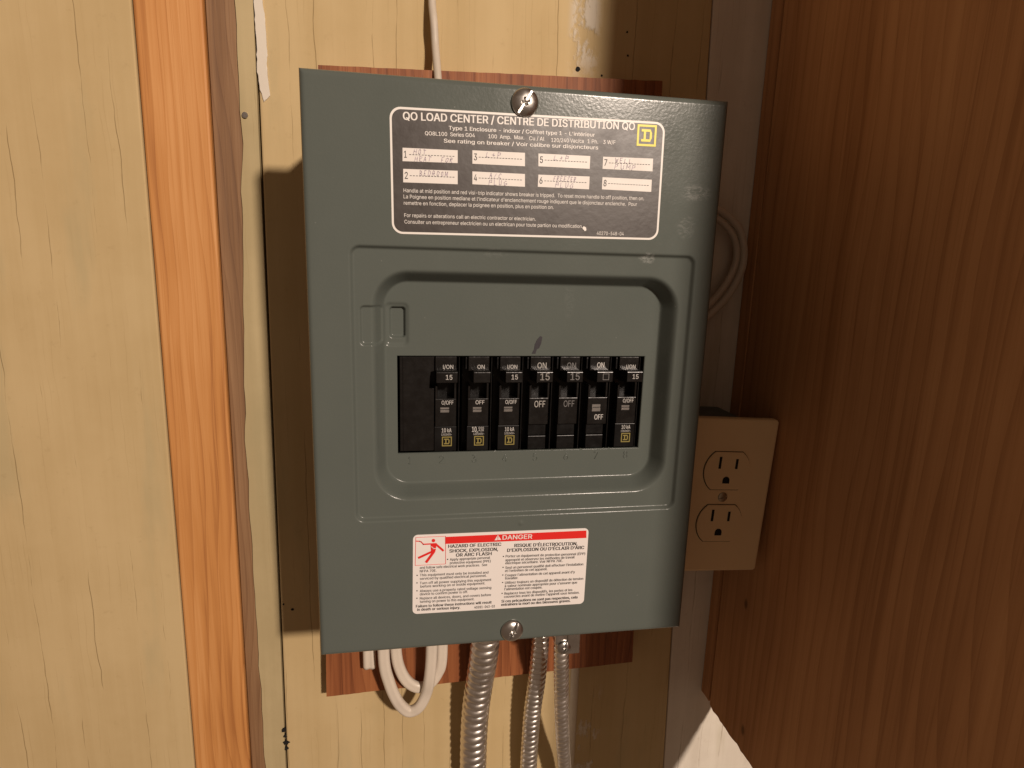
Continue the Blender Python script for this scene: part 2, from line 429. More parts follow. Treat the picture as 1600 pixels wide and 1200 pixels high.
SIDE_OUT = [(0.1263, 0.098, 0.1223), (0.1516, 0.098, 0.1154), (0.1672, 0.098, 0.1098), (0.18, 0.098, 0.0998), (0.1862, 0.098, 0.0862), (0.1865, 0.098, 0.0698), (0.1795, 0.098, 0.053), (0.1661, 0.098, 0.0369), (0.1359, 0.098, 0.0115)]
SIDE_IN = [(0.1278, 0.1, 0.1159), (0.1531, 0.1, 0.1102), (0.1669, 0.1, 0.104), (0.1771, 0.1, 0.0947), (0.1819, 0.1, 0.0837), (0.1813, 0.1, 0.0705), (0.1745, 0.1, 0.0561), (0.1625, 0.1, 0.0415), (0.1362, 0.1, 0.0185)]
CONDUITS = [[(-0.0033, 0.07, -0.169), (-0.0046, 0.078, -0.2189), (-0.0066, 0.085, -0.2487), (-0.009, 0.09, -0.2811), (-0.0097, 0.093, -0.3133), (-0.0094, 0.095, -0.3488), (-0.0089, 0.097, -0.405)], [(0.0394, 0.082, -0.1791), (0.04, 0.084, -0.2215), (0.0394, 0.087, -0.2549), (0.0375, 0.09, -0.2863), (0.0369, 0.092, -0.3182), (0.0371, 0.095, -0.352), (0.0367, 0.097, -0.4123)], [(0.0453, 0.045, -0.1727), (0.0465, 0.046, -0.2039), (0.0507, 0.056, -0.2381), (0.0554, 0.066, -0.2743), (0.0604, 0.075, -0.3089), (0.0664, 0.085, -0.3464), (0.0736, 0.09, -0.4105)]]
MARKS = {'hole': (0.0559, 0.11, 0.2015), 'screw': (-0.1629, 0.11, 0.1574), 'tar': [(-0.1592, 0.11, -0.2987), (-0.1585, 0.11, -0.3041), (-0.1578, 0.11, -0.31), (-0.1585, 0.11, -0.3153)], 'holes': [(-0.1482, 0.11, -0.1938), (-0.1545, 0.11, -0.1891), (0.0731, 0.11, 0.1987), (0.0897, 0.11, 0.2277), (0.0912, 0.11, 0.2128)], 'filler': [(-0.1528, 0.11, 0.2253), (-0.1482, 0.11, 0.2257), (-0.147, 0.11, 0.2039), (-0.1473, 0.11, 0.1814), (-0.1463, 0.11, 0.1701), (-0.1504, 0.11, 0.1659), (-0.1531, 0.11, 0.181)], 'mark': [(0.0136, 0.0095, 0.0279), (0.0113, 0.0095, 0.0186)]}
SCUFFS = [(97.72, 110.73), (93.32, 92.23), (72.29, 74.36), (-14.21, 74.91), (31.52, 50.08)]

# ------------------------------------------------------------------ palette
GREY = panel_paint()
BOX_GREY = plain('enclosure_grey', (0.10, 0.115, 0.105), 0.5, var=0.15)
CREAM = cream_paint('cream_paint', (0.51, 0.380, 0.195), (0.57, 0.435, 0.235))
CREAM_STRIP = cream_paint('cream_strip_paint', (0.42, 0.335, 0.185), (0.52, 0.42, 0.24), smears=False)
WHITE_PAINT = cream_paint('white_paint', (0.62, 0.56, 0.47), (0.74, 0.68, 0.58), smears=False)
PINE = wood('pine', (0.40, 0.16, 0.045), (0.56, 0.25, 0.075), (0.66, 0.33, 0.12), 40)
BROWN_WOOD = wood('darker_brown_wood', (0.17, 0.088, 0.043), (0.235, 0.128, 0.062), (0.31, 0.18, 0.092), 60)  # narrow strip, browner and darker than the pine beside it
CEDAR = wood('red_cedar', (0.15, 0.045, 0.015), (0.25, 0.082, 0.028), (0.34, 0.125, 0.044), 50, bump=0.6)
PLANK = wood('side_plank', (0.36, 0.165, 0.065), (0.48, 0.235, 0.10), (0.56, 0.29, 0.13), 30, yface=True,
             knots=((0.1965, 0.060, -0.185, 0.0028), (0.1965, 0.045, -0.285, 0.003)))
DARK = plain('dark_gap', (0.02, 0.014, 0.01), 0.9)
FILLER = plain('white_filler', (0.68, 0.62, 0.52), 0.6, bump=0.3, scale=120, var=0.08)
PLASTIC = plain('black_plastic', (0.0040, 0.0037, 0.0035), 0.34, spec=0.3, bump=0.08, scale=900, var=0.3)
PLASTIC_WORN = plain('worn_black_plastic', (0.0070, 0.0062, 0.0056), 0.27, spec=0.42, bump=0.12, scale=700, var=0.35)
PLASTIC_LABEL = plain('black_label_film', (0.0045, 0.0042, 0.004), 0.35, var=0.3, spec=0.3)
INK_WHITE = plain('white_print', (0.50, 0.485, 0.455), 0.5, var=0.15, scale=3000)
INK_DIM = plain('worn_moulded_lettering', (0.40, 0.385, 0.35), 0.5, var=0.25, scale=2500)
INK_MID = plain('rubbed_moulded_lettering', (0.24, 0.23, 0.21), 0.5, var=0.5, scale=3500)
INK_FADED = plain('faded_moulded_lettering', (0.15, 0.145, 0.14), 0.5, var=0.3, scale=2500)
GOLD = plain('yellow_print_on_black', (0.25, 0.205, 0.055), 0.45)
YELLOW = plain('yellow_print', (0.80, 0.70, 0.02), 0.4)
LENS = plain('clear_indicator_window', (0.34, 0.325, 0.305), 0.25, metal=0.5, bump=0.25, scale=700, var=0.3)
LABEL_DARK = Mat('dark_label_film', (0.036, 0.028, 0.023), 0.36, spec=0.55)
_n = LABEL_DARK.noise(LABEL_DARK.coord(), 50, 5, 0.65)
LABEL_DARK.color(LABEL_DARK.mix(_n, (0.030, 0.023, 0.019), (0.046, 0.036, 0.030)))
LABEL_DARK.rough(LABEL_DARK.range(_n, 0.3, 0.7, 0.33, 0.46, smooth=False))
LABEL_DARK.bump(LABEL_DARK.noise(LABEL_DARK.coord(), 260, 3, 0.5), 0.10, 0.0006)
LABEL_DARK = LABEL_DARK.m
LABEL_WHITE = plain('white_label_print', (0.80, 0.77, 0.72), 0.42)
FIELD_WHITE = plain('white_write_in_field', (0.78, 0.74, 0.69), 0.45, var=0.03)
STICKER = plain('white_sticker', (0.80, 0.755, 0.72), 0.38, var=0.025)
RED = plain('red_print', (0.72, 0.022, 0.018), 0.4)
BLACK_INK = plain('black_print', (0.022, 0.020, 0.020), 0.5)
PEN = plain('faint_ballpoint', (0.47, 0.40, 0.46), 0.5)
MARKER = plain('marker_smear', (0.018, 0.015, 0.020), 0.55, var=0.5, scale=1500)
STEEL = plain('zinc_steel', (0.60, 0.575, 0.54), 0.26, metal=1.0, bump=0.12, scale=500, var=0.12)
CONDUIT = plain('galvanised_armour', (0.76, 0.72, 0.67), 0.33, metal=1.0, bump=0.15, scale=450, var=0.25)
SCREW = plain('screw_steel', (0.52, 0.50, 0.47), 0.30, metal=1.0, bump=0.08, scale=700, var=0.2)
CABLE = plain('white_cable_sheath', (0.66, 0.58, 0.48), 0.40, bump=0.25, scale=140, var=0.14)
WIRE = plain('off_white_wire', (0.55, 0.48, 0.39), 0.45, var=0.1)
IVORY = plain('ivory_plastic', (0.78, 0.60, 0.36), 0.36, var=0.04)
HOLE = plain('hole_dark', (0.006, 0.005, 0.004), 0.9)
BRASS = plain('dull_screw', (0.40, 0.36, 0.28), 0.42, metal=1.0, var=0.2)

# ------------------------------------------------------------------ text
CAP = None
try:        # the grotesque that ships inside Blender; its built-in face otherwise
    FONT = bpy.data.fonts.load(os.path.join(bpy.utils.system_resource('DATAFILES'), 'fonts', 'Inter.woff2'))
except Exception:
    FONT = None
def glyph_mesh(body):
    """outline of a line of print, filled by its own winding number"""
    cu = bpy.data.curves.new('t', 'FONT')
    if FONT: cu.font = FONT
    cu.body = body; cu.size = 1.0; cu.resolution_u = 3; cu.fill_mode = 'NONE' if hasattr(cu, 'fill_mode') else cu.fill_mode
    ob = bpy.data.objects.new('t', cu)
    COL.objects.link(ob)
    bpy.context.view_layer.update()
    me = bpy.data.meshes.new_from_object(ob.evaluated_get(bpy.context.evaluated_depsgraph_get()))
    co = np.empty(len(me.vertices)*3); me.vertices.foreach_get('co', co); co = co.reshape(-1, 3)[:, :2].copy()
    ed = np.empty(len(me.edges)*2, int); me.edges.foreach_get('vertices', ed); ed = ed.reshape(-1, 2)
    bpy.data.objects.remove(ob); bpy.data.curves.remove(cu); bpy.data.meshes.remove(me)
    # walk the rings in spline order
    nxt = {}
    for a_, b_ in ed.tolist():
        nxt.setdefault(a_, []).append(b_); nxt.setdefault(b_, []).append(a_)
    seen, rings = set(), []
    for s_ in range(len(co)):
        if s_ in seen or s_ not in nxt: continue
        ring, cur, prev = [s_], s_+1 if s_+1 in nxt[s_] else nxt[s_][0], s_
        seen.add(s_)
        while cur != s_ and cur not in seen:
            ring.append(cur); seen.add(cur)
            c2 = [n_ for n_ in nxt[cur] if n_ != prev]
            prev, cur = cur, (c2[0] if c2 else s_)
        if len(ring) > 2: rings.append(ring)
    segs = np.array([(r_[k], r_[(k+1) % len(r_)]) for r_ in rings for k in range(len(r_))])
    from mathutils.geometry import delaunay_2d_cdt
    vo, eo, fo = delaunay_2d_cdt([Vector(p) for p in co.tolist()], [tuple(e) for e in segs.tolist()], [], 0, 1e-5)[:3]
    V = np.array([(v.x, v.y) for v in vo]); T = np.array([f for f in fo if len(f) == 3])
    C = V[T].mean(1)
    A, B = co[segs[:, 0]], co[segs[:, 1]]
    wn = np.zeros(len(C))
    for k in range(0, len(C), 400):
        px, py = C[k:k+400, 0][:, None], C[k:k+400, 1][:, None]
        upc = (A[None, :, 1] <= py) & (B[None, :, 1] > py); dnc = (A[None, :, 1] > py) & (B[None, :, 1] <= py)
        cr = (B[None, :, 0]-A[None, :, 0])*(py-A[None, :, 1]) - (px-A[None, :, 0])*(B[None, :, 1]-A[None, :, 1])
        wn[k:k+400] = (upc & (cr > 0)).sum(1) - (dnc & (cr < 0)).sum(1)
    T = T[wn != 0]
    # face the viewer
    cr = (V[T[:, 1], 0]-V[T[:, 0], 0])*(V[T[:, 2], 1]-V[T[:, 0], 1]) - (V[T[:, 1], 1]-V[T[:, 0], 1])*(V[T[:, 2], 0]-V[T[:, 0], 0])
    T[cr < 0] = T[cr < 0][:, ::-1]
    return V, T

GLYPHS = {}
def text_geo(body, xa, za, xb, zb, cap, y, bold=0.0):
    """set a line of print with its baseline from (xa, za) to (xb, zb), capitals `cap` high, metres"""
    global CAP
    if CAP is None:
        h, _ = glyph_mesh('H'); CAP = h[:, 1].max()
    if body not in GLYPHS: GLYPHS[body] = glyph_mesh(body)
    co, T = GLYPHS[body]
    x0, x1 = co[:, 0].min(), co[:, 0].max()
    L = math.hypot(xb-xa, zb-za); dx, dz = (xb-xa)/L, (zb-za)/L
    u = (co[:, 0]-x0)/(x1-x0)*L; w = co[:, 1]/CAP*cap
    VV, FF = [], []
    e = 0.032*cap*bold
    shifts = ((0, 0),) if bold <= 0 else ((-e, -e*0.4), (e, -e*0.4), (-e, e*0.4), (e, e*0.4), (0, 0))
    for k, (su, sw) in enumerate(shifts):      # heavier print: the same glyphs laid a hair apart
        VV.append(np.stack([xa+(u+su)*dx-(w+sw)*dz, np.full(len(u), y-0.00001*k), za+(u+su)*dz+(w+sw)*dx], 1)); FF.append(T+k*len(u))
    V = np.concatenate(VV); F = np.concatenate(FF)
    used = np.unique(F); re_ = np.full(len(V), -1); re_[used] = np.arange(len(used))
    return V[used], [tuple(f) for f in re_[F].tolist()]

def raised(name, body, xa, za, xb, zb, cap, y, h, mat, parent, **kw):
    """the same glyphs pressed up out of the sheet metal, with sloping flanks"""
    V, F = text_geo(body, xa, za, xb, zb, cap, y)
    bm = bmesh.new()
    vv = [bm.verts.new(p) for p in V]
    for f in F: bm.faces.new([vv[i] for i in f])
    fs = list(bm.faces)
    for th, k in ((0.00010, 0.5), (0.00010, 0.35), (0.00006, 0.15)):
        bmesh.ops.inset_region(bm, faces=fs, thickness=th, depth=0.0, use_boundary=True)
        for v in {v for f in fs for v in f.verts}: v.co.y -= h*k
    return bm_obj(name, bm, mat, parent, smooth=True, recalc=False, **kw)

def print_obj(name, lines, y, mat, parent, scale=0.001, **kw):
    VV, FF, n = [], [], 0
    for body, xa, za, xb, zb, cap, bold in lines:
        V, F = text_geo(body, xa*scale, za*scale, xb*scale, zb*scale, cap*scale, y, bold)
        VV.append(V); FF += [tuple(i+n for i in f) for f in F]; n += len(V)
    return mesh_obj(name, np.concatenate(VV).tolist(), FF, mat, parent, **kw)

def centred(body, cx, zb, width, cap, bold=0.5):
    return (body, (cx-width/2)*1000, zb*1000, (cx+width/2)*1000, zb*1000, cap*1000, bold)

def quads_obj(name, polys, y, mat, parent, **kw):
    verts, faces = [], []
    for p in polys:
        faces.append(tuple(range(len(verts), len(verts)+len(p)))); verts += [(x, y, z) for x, z in p]
    return mesh_obj(name, verts, faces, mat, parent, **kw)

def stroke(pts, w):
    """a polyline as flat quads"""
    out = []
    for (xa, za), (xb, zb) in zip(pts, pts[1:]):
        L = math.hypot(xb-xa, zb-za) or 1e-9; nx, nz = -(zb-za)/L*w/2, (xb-xa)/L*w/2
        ex, ez = (xb-xa)/L*w*0.3, (zb-za)/L*w*0.3
        out.append([(xa-ex-nx, za-ez-nz), (xb+ex-nx, zb+ez-nz), (xb+ex+nx, zb+ez+nz), (xa-ex+nx, za-ez+nz)])
    return out

def emblem_polys(cx, cz, s):
    """square ring with a slab-serif D inside"""
    h = s/2; t = s*0.10
    P = [[(cx-h, cz+h-t), (cx+h, cz+h-t), (cx+h, cz+h), (cx-h, cz+h)], [(cx-h, cz-h), (cx+h, cz-h), (cx+h, cz-h+t), (cx-h, cz-h+t)],
         [(cx-h, cz-h+t), (cx-h+t, cz-h+t), (cx-h+t, cz+h-t), (cx-h, cz+h-t)], [(cx+h-t, cz-h+t), (cx+h, cz-h+t), (cx+h, cz+h-t), (cx+h-t, cz+h-t)]]
    a = s*0.29; st = s*0.115; xr = cx+s*0.27; ch = s*0.08; xl = cx-s*0.16
    P += [[(xl, cz-a+st), (xl+st, cz-a+st), (xl+st, cz+a-st), (xl, cz+a-st)],
          [(cx-s*0.28, cz+a-st), (xr-ch*0.4, cz+a-st), (xr-ch, cz+a), (cx-s*0.28, cz+a)],
          [(cx-s*0.28, cz-a), (xr-ch, cz-a), (xr-ch*0.4, cz-a+st), (cx-s*0.28, cz-a+st)],
          [(xr-st, cz-a+st), (xr-ch*0.4, cz-a+st), (xr, cz-a+st+ch*0.6), (xr, cz+a-st-ch*0.6), (xr-ch*0.4, cz+a-st), (xr-st, cz+a-st)]]
    return P

# ================================================================== the wall
WY = 0.110
wall = mesh_obj('wall', *(lambda b: b)(([(-0.75, 0.134, -0.8), (0.9, 0.134, -0.8), (0.9, 0.134, 0.8), (-0.75, 0.134, 0.8)], [(0, 1, 2, 3)])), DARK,
                label='old boarded wall of cream painted plywood and bare pine behind the panel', kind='structure')
main_board = prism('board', [(-0.1605, -0.7), (0.1745, -0.7), (0.1395, 0.7), (-0.1495, 0.7)][::1], WY, WY+0.018, CREAM, wall, bevel=0.0012,
                   label='cream painted board with fine upright cracks behind the panel')
prism('board', [(0.1755, -0.7), (0.88, -0.7), (0.88, 0.7), (0.1405, 0.7)], WY+0.0012, WY+0.018, WHITE_PAINT, wall, bevel=0.001,
      label='white painted board at the right of the cream board')
def wavy_strip():
    left = []
    for k in range(141):
        z = -0.7 + 1.4*k/140
        base = -0.1745 + 0.009*max(0.0, min(1.0, (z+0.05)/0.2))
        left.append((base + 0.0016*mnoise.noise(Vector((z*40, 3, 1))) + 0.0006*mnoise.noise(Vector((z*160, 1, 1))), z))
    return [(-0.1620, -0.7), (-0.1510, 0.7)] + left[::-1]
strip_board = prism('board', wavy_strip(), WY+0.0004, WY+0.018, CREAM_STRIP, wall, label='narrow cream painted strip with ragged paint edge')
prism('board', [(-0.1865, -0.7), (-0.1655, -0.7), (-0.1605, 0.7), (-0.1815, 0.7)], WY+0.0022, WY+0.018, BROWN_WOOD, wall, bevel=0.0006, label='darker brown wood strip beside the cream strip')
prism('board', [(-0.2270, -0.7), (-0.1872, -0.7), (-0.1822, 0.7), (-0.2220, 0.7)], WY-0.0010, WY+0.018, PINE, wall, bevel=0.0016, label='narrow orange pine batten at the left')
prism('board', [(-0.72, -0.7), (-0.2283, -0.7), (-0.2233, 0.7), (-0.72, 0.7)], WY+0.0010, WY+0.018, CREAM, wall, bevel=0.0012, label='cream painted board left of the pine batten')

# marks in the wall
def disc_obj(name, x, z, r, y, mat, parent, n=14, irr=0.0, seed=0, depth=0.0008, **kw):
    rr = random.Random(seed)
    poly = [(x+r*(1+rr.uniform(-irr, irr))*math.cos(2*math.pi*k/n), z+r*(1+rr.uniform(-irr, irr))*math.sin(2*math.pi*k/n)) for k in range(n)]
    return prism(name, poly, y, y+depth, mat, parent, **kw)
x, y, z = MARKS['hole']; disc_obj('nail_hole', x, z, 0.0016, WY-0.0003, HOLE, main_board, irr=0.2, label='dark nail hole above the panel')
for k, (x, y, z) in enumerate(MARKS['holes']):
    disc_obj('nail_hole', x, z, 0.0007 + 0.0003*(k == 0), WY-0.0003, HOLE, main_board, n=9, irr=0.25, seed=k)
for k, (x, y, z) in enumerate(MARKS['tar']):
    disc_obj('tar_spot', x+0.0002*k, z, (0.0016, 0.0013, 0.0019, 0.0015)[k], WY-0.0006, HOLE, strip_board, n=11, irr=0.5, seed=20+k, depth=0.002)
x, y, z = MARKS['screw']
disc_obj('wall_screw', x, z, 0.0019, WY-0.0008, STEEL, strip_board, n=12, depth=0.001)
fil = [(p[0]-0.0006, p[2]) for p in MARKS['filler']]
prism('filler_smear', rough_edge([(-0.1550, 0.40), (-0.1455, 0.40)] + fil[1:], 0.0025, 0.0004, 3), WY-0.0010, WY+0.001, FILLER, strip_board, bevel=0.0006, label='smear of white filler down the board joint')

# ================================================================== boards
prism('backing_board', rough_edge([(-0.1235, -0.2605), (0.1223, -0.2540), (0.1120, 0.1942), (-0.1150, 0.1868)], 0.004, 0.00014, 5), 0.0952, WY-0.0004, CEDAR,
      label='reddish wooden backing board between the grey panel and the wall', cat='board')

SX = 0.1968
side = empty('side_plank', (SX, 0.05, -0.303), label='dark brown wooden plank standing out from the wall at the right', cat='plank')
def plank(name, y0, y1, x0, x1, z0, z1, seed, parent):
    bm = bmesh.new()
    n = int((y1-y0)/0.003)+1; rr = random.Random(seed)
    ys = [y0+(y1-y0)*k/n for k in range(n+1)]
    low = [(yy, z0+rr.gauss(0, 0.0005)+0.001*mnoise.noise(Vector((yy*90, seed, 0)))) for yy in ys]
    poly = low + [(y1, z1), (y0, z1)]
    a = [bm.verts.new((x0, yy, zz)) for yy, zz in poly]; b = [bm.verts.new((x1, yy, zz)) for yy, zz in poly]
    bm.faces.new(a); bm.faces.new(b[::-1])
    for i in range(len(poly)):
        j = (i+1) % len(poly); bm.faces.new((a[i], b[i], b[j], a[j]))
    return at_world(bm_obj(name, bm, PLANK, parent))
plank('face_board', -0.296, 0.0955, SX, SX+0.019, -0.3035, 0.70, 3, side)
bt = plank('batten', 0.0968, 0.1100, SX-0.0008, SX+0.0252, -0.3000, 0.70, 9, side)

# ================================================================== the panel
panel = empty('breaker_box', (0, 0, -0.16), label='grey metal electrical breaker panel mounted on a wooden backing board', cat='electrical panel')
def P(o): return at_world(o)

HX, HZ = 0.11284, 0.16
def sd_rr(x, z, x0, x1, z0, z1, r):
    cx, cz = (x0+x1)/2, (z0+z1)/2; hx, hz = (x1-x0)/2-r, (z1-z0)/2-r
    qx, qz = np.abs(x-cx)-hx, np.abs(z-cz)-hz
    return np.hypot(np.maximum(qx, 0), np.maximum(qz, 0)) + np.minimum(np.maximum(qx, qz), 0) - r
def sstep(t):
    t = np.clip(t, 0, 1); return t*t*(3-2*t)
def ramp_step(t, r, q):
    """straight wall with a rounded shoulder r at the top and a tighter one q at the foot"""
    t = np.clip(t, 0, 1); k = 1/(1-r/2-q/2)
    a = np.where(t < r, k*t*t/(2*r), k*(t-r/2))
    return np.where(t > 1-q, 1-k*(1-t)**2/(2*q), a)
OX0, OX1, OZ0, OZ1 = -0.0675, 0.0807, -0.0416, 0.0169
def depth(x, z):
    d1 = sd_rr(x, z, -0.0911, 0.1013, -0.0770, 0.0771, 0.0055)
    y = 0.0024*ramp_step(-d1/0.0022, 0.35, 0.3)
    d2 = sd_rr(x, z, -0.0806, 0.0945, -0.0660, 0.0650, 0.0200)
    y = y + 0.0119*ramp_step(-d2/0.0074, 0.40, 0.18)
    pa = sd_rr(x, z, -0.0865, -0.0745, 0.0240, 0.0456, 0.0025)         # hinge pocket pressed in the frame
    y = y + 0.0019*sstep(-pa/0.0011)
    pc = sd_rr(x, z, -0.0745, -0.0600, 0.0215, 0.0470, 0.0035)         # soft dent round the slot
    y = y + 0.0010*sstep(-pc/0.0025)
    pb = sd_rr(x, z, -0.0712, -0.0622, 0.0266, 0.0443, 0.0022)         # the slot itself
    y = y + 0.0030*sstep(-pb/0.0008)
    di = np.hypot(x-0.0045, z+0.0815)                                  # little dimple under the frame
    y = y - 0.0005*sstep(1-di/0.0022)
    e = np.minimum(HX-np.abs(x), HZ-np.abs(z)); r = 0.0032
    t = np.clip(1-e/r, 0, 1)
    y = y + r*(1-np.sqrt(np.maximum(0, 1-t*t)))
    return y
def axis(lo, hi, flo, fhi, extra):
    a = [lo + 0.0032*(1-math.cos(math.pi/2*k/8)) for k in range(9)]
    b = [hi - 0.0032*(1-math.cos(math.pi/2*k/8)) for k in range(8, -1, -1)]
    c = list(np.arange(lo+0.0032, flo, 0.003))[1:]
    d = list(np.arange(flo, fhi, 0.00055))
    e = list(np.arange(fhi, hi-0.0032, 0.003))
    g = np.array(sorted(set(np.round(a+c+d+e+b, 6))))
    keep = np.ones(len(g), bool)
    for v in extra:
        i = int(np.argmin(np.abs(g-v))); g[i] = v
    return g
gx = axis(-HX, HX, -0.0925, 0.1028, (OX0, OX1)); gz = axis(-HZ, HZ, -0.0855, 0.0785, (OZ0, OZ1))
XX, ZZ = np.meshgrid(gx, gz)
YY = depth(XX, ZZ)
nx, nz = len(gx), len(gz)
idx = np.arange(nx*nz).reshape(nz, nx)
cxm = (gx[:-1]+gx[1:])/2; czm = (gz[:-1]+gz[1:])/2
hole = ((cxm[None, :] > OX0) & (cxm[None, :] < OX1) & (czm[:, None] > OZ0) & (czm[:, None] < OZ1))
q = np.stack([idx[:-1, :-1], idx[:-1, 1:], idx[1:, 1:], idx[1:, :-1]], -1)[~hole]
V = np.stack([XX.ravel(), YY.ravel(), ZZ.ravel()], 1)
faces = q.tolist(); verts = V.tolist()
def skirt(loop, yb):
    n0 = len(verts)
    for i in loop: verts.append([verts[i][0], yb, verts[i][2]])
    for k in range(len(loop)):
        j = (k+1) % len(loop); faces.append([loop[k], n0+k, n0+j, loop[j]])
border = list(idx[0, :]) + list(idx[1:, -1]) + list(idx[-1, -2::-1]) + list(idx[-2:0, 0])
skirt([int(i) for i in border], 0.016)
cover = P(mesh_obj('cover', verts, faces, GREY, panel, smooth=True, label='grey enamelled cover pressed with a recessed frame'))
# folded lip round the breaker opening
bm = bmesh.new()
yo = 0.0143
def lip(p0, p1, nrm):
    (xa, za), (xb, zb) = p0, p1; ax, az = nrm
    prof = ((0.0, yo+0.0001), (0.00022, yo+0.00008), (0.0004, yo+0.0004), (0.0004, yo+0.0018))
    rings = [[bm.verts.new((xx+ax*o_, yy, zz+az*o_)) for (o_, yy) in prof] for xx, zz in ((xa, za), (xb, zb))]
    for k in range(3): bm.faces.new((rings[0][k], rings[1][k], rings[1][k+1], rings[0][k+1]))
lip((OX0, OZ0), (OX1, OZ0), (0, 1)); lip((OX1, OZ1), (OX0, OZ1), (0, -1)); lip((OX0, OZ1), (OX0, OZ0), (1, 0)); lip((OX1, OZ0), (OX1, OZ1), (-1, 0))
P(bm_obj('opening_lip', bm, GREY, panel, smooth=True, recalc=False))
# burrs left where the knock-out tabs were snapped off
for k in range(9):
    x = OX0 + 0.0185*(k) + 0.001 + R.uniform(-0.002, 0.002)
    for zz, s in ((OZ0, 1), (OZ1, -1)):
        if R.random() < (0.95 if s > 0 else 0.35) and OX0+0.002 < x < OX1-0.003:
            bm = bmesh.new()
            w = R.uniform(0.0006, 0.0014); h = R.uniform(0.0005, 0.0009)
            a = [bm.verts.new(c_) for c_ in ((x-w, yo-0.0001, zz), (x+w, yo-0.0001, zz), (x+w*0.5, yo+0.0004, zz+s*h), (x-w*0.6, yo+0.0003, zz+s*h))]
            b = [bm.verts.new((v.co.x, v.co.y+0.0012, v.co.z)) for v in a]
            bm.faces.new(a); bm.faces.new(b[::-1])
            for i in range(4): bm.faces.new((a[i], b[i], b[(i+1) % 4], a[(i+1) % 4]))
            P(bm_obj('burr', bm, GREY, panel))

bm = bmesh.new(); add_box(bm, -0.1065, 0.1065, 0.0125, 0.0950, -0.1540, 0.1540, 0.002)
for f in list(bm.faces):
    if f.calc_center_median().y < 0.0127: bm.faces.remove(f)
P(bm_obj('enclosure', bm, BOX_GREY, panel))
quad = [(OX0-0.004, 0.0440, OZ0-0.01), (OX1+0.004, 0.0440, OZ0-0.01), (OX1+0.004, 0.0440, OZ1+0.008), (OX0-0.004, 0.0440, OZ1+0.008)]
P(mesh_obj('interior_back', quad, [(0, 1, 2, 3)], DARK, panel))

# embossed circuit numbers under the opening
for n_, x in zip('12345678', (-60.1, -41.7, -22.3, -3.8, 14.8, 34.1, 53.2, 72.3)):
    w = 2.0 if n_ == '1' else 3.0
    P(raised('embossed_number', n_, (x-w/2)/1000, -0.0477, (x+w/2)/1000, -0.0477, 0.0047, yo+0.0001, 0.00045, GREY, panel))

# marker smear above the opening
mk = MARKS['mark']
bm = bmesh.new()
prism_bm(bm, [(0.0104, 0.0180), (0.0126, 0.0180), (0.0133, 0.0205), (0.0146, 0.0212), (0.0158, 0.0240), (0.0163, 0.0279), (0.0150, 0.0284), (0.0132, 0.0262), (0.0120, 0.0235), (0.0117, 0.0208)], yo-0.0002, yo+0.0002)
P(bm_obj('marker_smear', bm, MARKER, panel, label='dark marker smear above the breakers'))

# cover screws
def screw_head(name, cx, cz, r, h, slot_deg, y0, mat, parent, cross=True, **kw):
    nr, na = 64, 200
    verts, faces = [(cx, 0, cz)], []
    a0 = math.radians(slot_deg); ca, sa = math.cos(a0), math.sin(a0)
    def hh(px, pz):
        rr = math.hypot(px, pz)/r
        e = h*math.sqrt(max(0.0, 1-(min(rr, 1)**2)*0.96)) if rr < 1 else 0.0
        u, w = px*ca+pz*sa, -px*sa+pz*ca
        d = 0.0
        k = max(0.0, min(1.0, (r*0.125-abs(w))/(r*0.03)))
        if k > 0: d = max(d, k*(e-min(e, h*0.45)))
        if cross and rr < 0.30:
            k = max(0.0, min(1.0, (r*0.11-min(abs(px*math.cos(0.3)+pz*math.sin(0.3)), abs(-px*math.sin(0.3)+pz*math.cos(0.3))))/(r*0.04)))
            d = max(d, k*h*0.8*(1-rr/0.30)**0.4)
        return max(e-d, 0.0 if rr > 0.99 else h*0.06)
    verts[0] = (cx, y0-hh(0, 0), cz)
    for i in range(1, nr+1):
        rad = r*math.sin(math.pi/2*i/nr) if i < nr else r
        for j in range(na):
            a = 2*math.pi*j/na; px, pz = rad*math.cos(a), rad*math.sin(a)
            verts.append((cx+px, y0-hh(px, pz), cz+pz))
    for j in range(na): faces.append((0, 1+(j+1) % na, 1+j)[::-1])
    for i in range(nr-1):
        for j in range(na):
            a, b = 1+i*na+j, 1+i*na+(j+1) % na
            faces.append((a, b, b+na, a+na))
    n0 = len(verts)
    for j in range(na): verts.append((verts[1+(nr-1)*na+j][0], y0+0.001, verts[1+(nr-1)*na+j][2]))
    for j in range(na):
        a, b = 1+(nr-1)*na+j, 1+(nr-1)*na+(j+1) % na
        faces.append((a, b, n0+(j+1) % na, n0+j))
    o = mesh_obj(name, verts, faces, mat, parent, smooth=True, **kw)
    return o
P(screw_head('cover_screw', -0.0017+0.0006, 0.1510, 0.0071, 0.0034, 58, -0.0004, SCREW, panel, label='round screw at the top of the cover'))
P(screw_head('cover_screw', 0.0008+0.0003, -0.1518, 0.0070, 0.0034, 63, -0.0002, SCREW, panel, label='round screw at the bottom of the cover'))

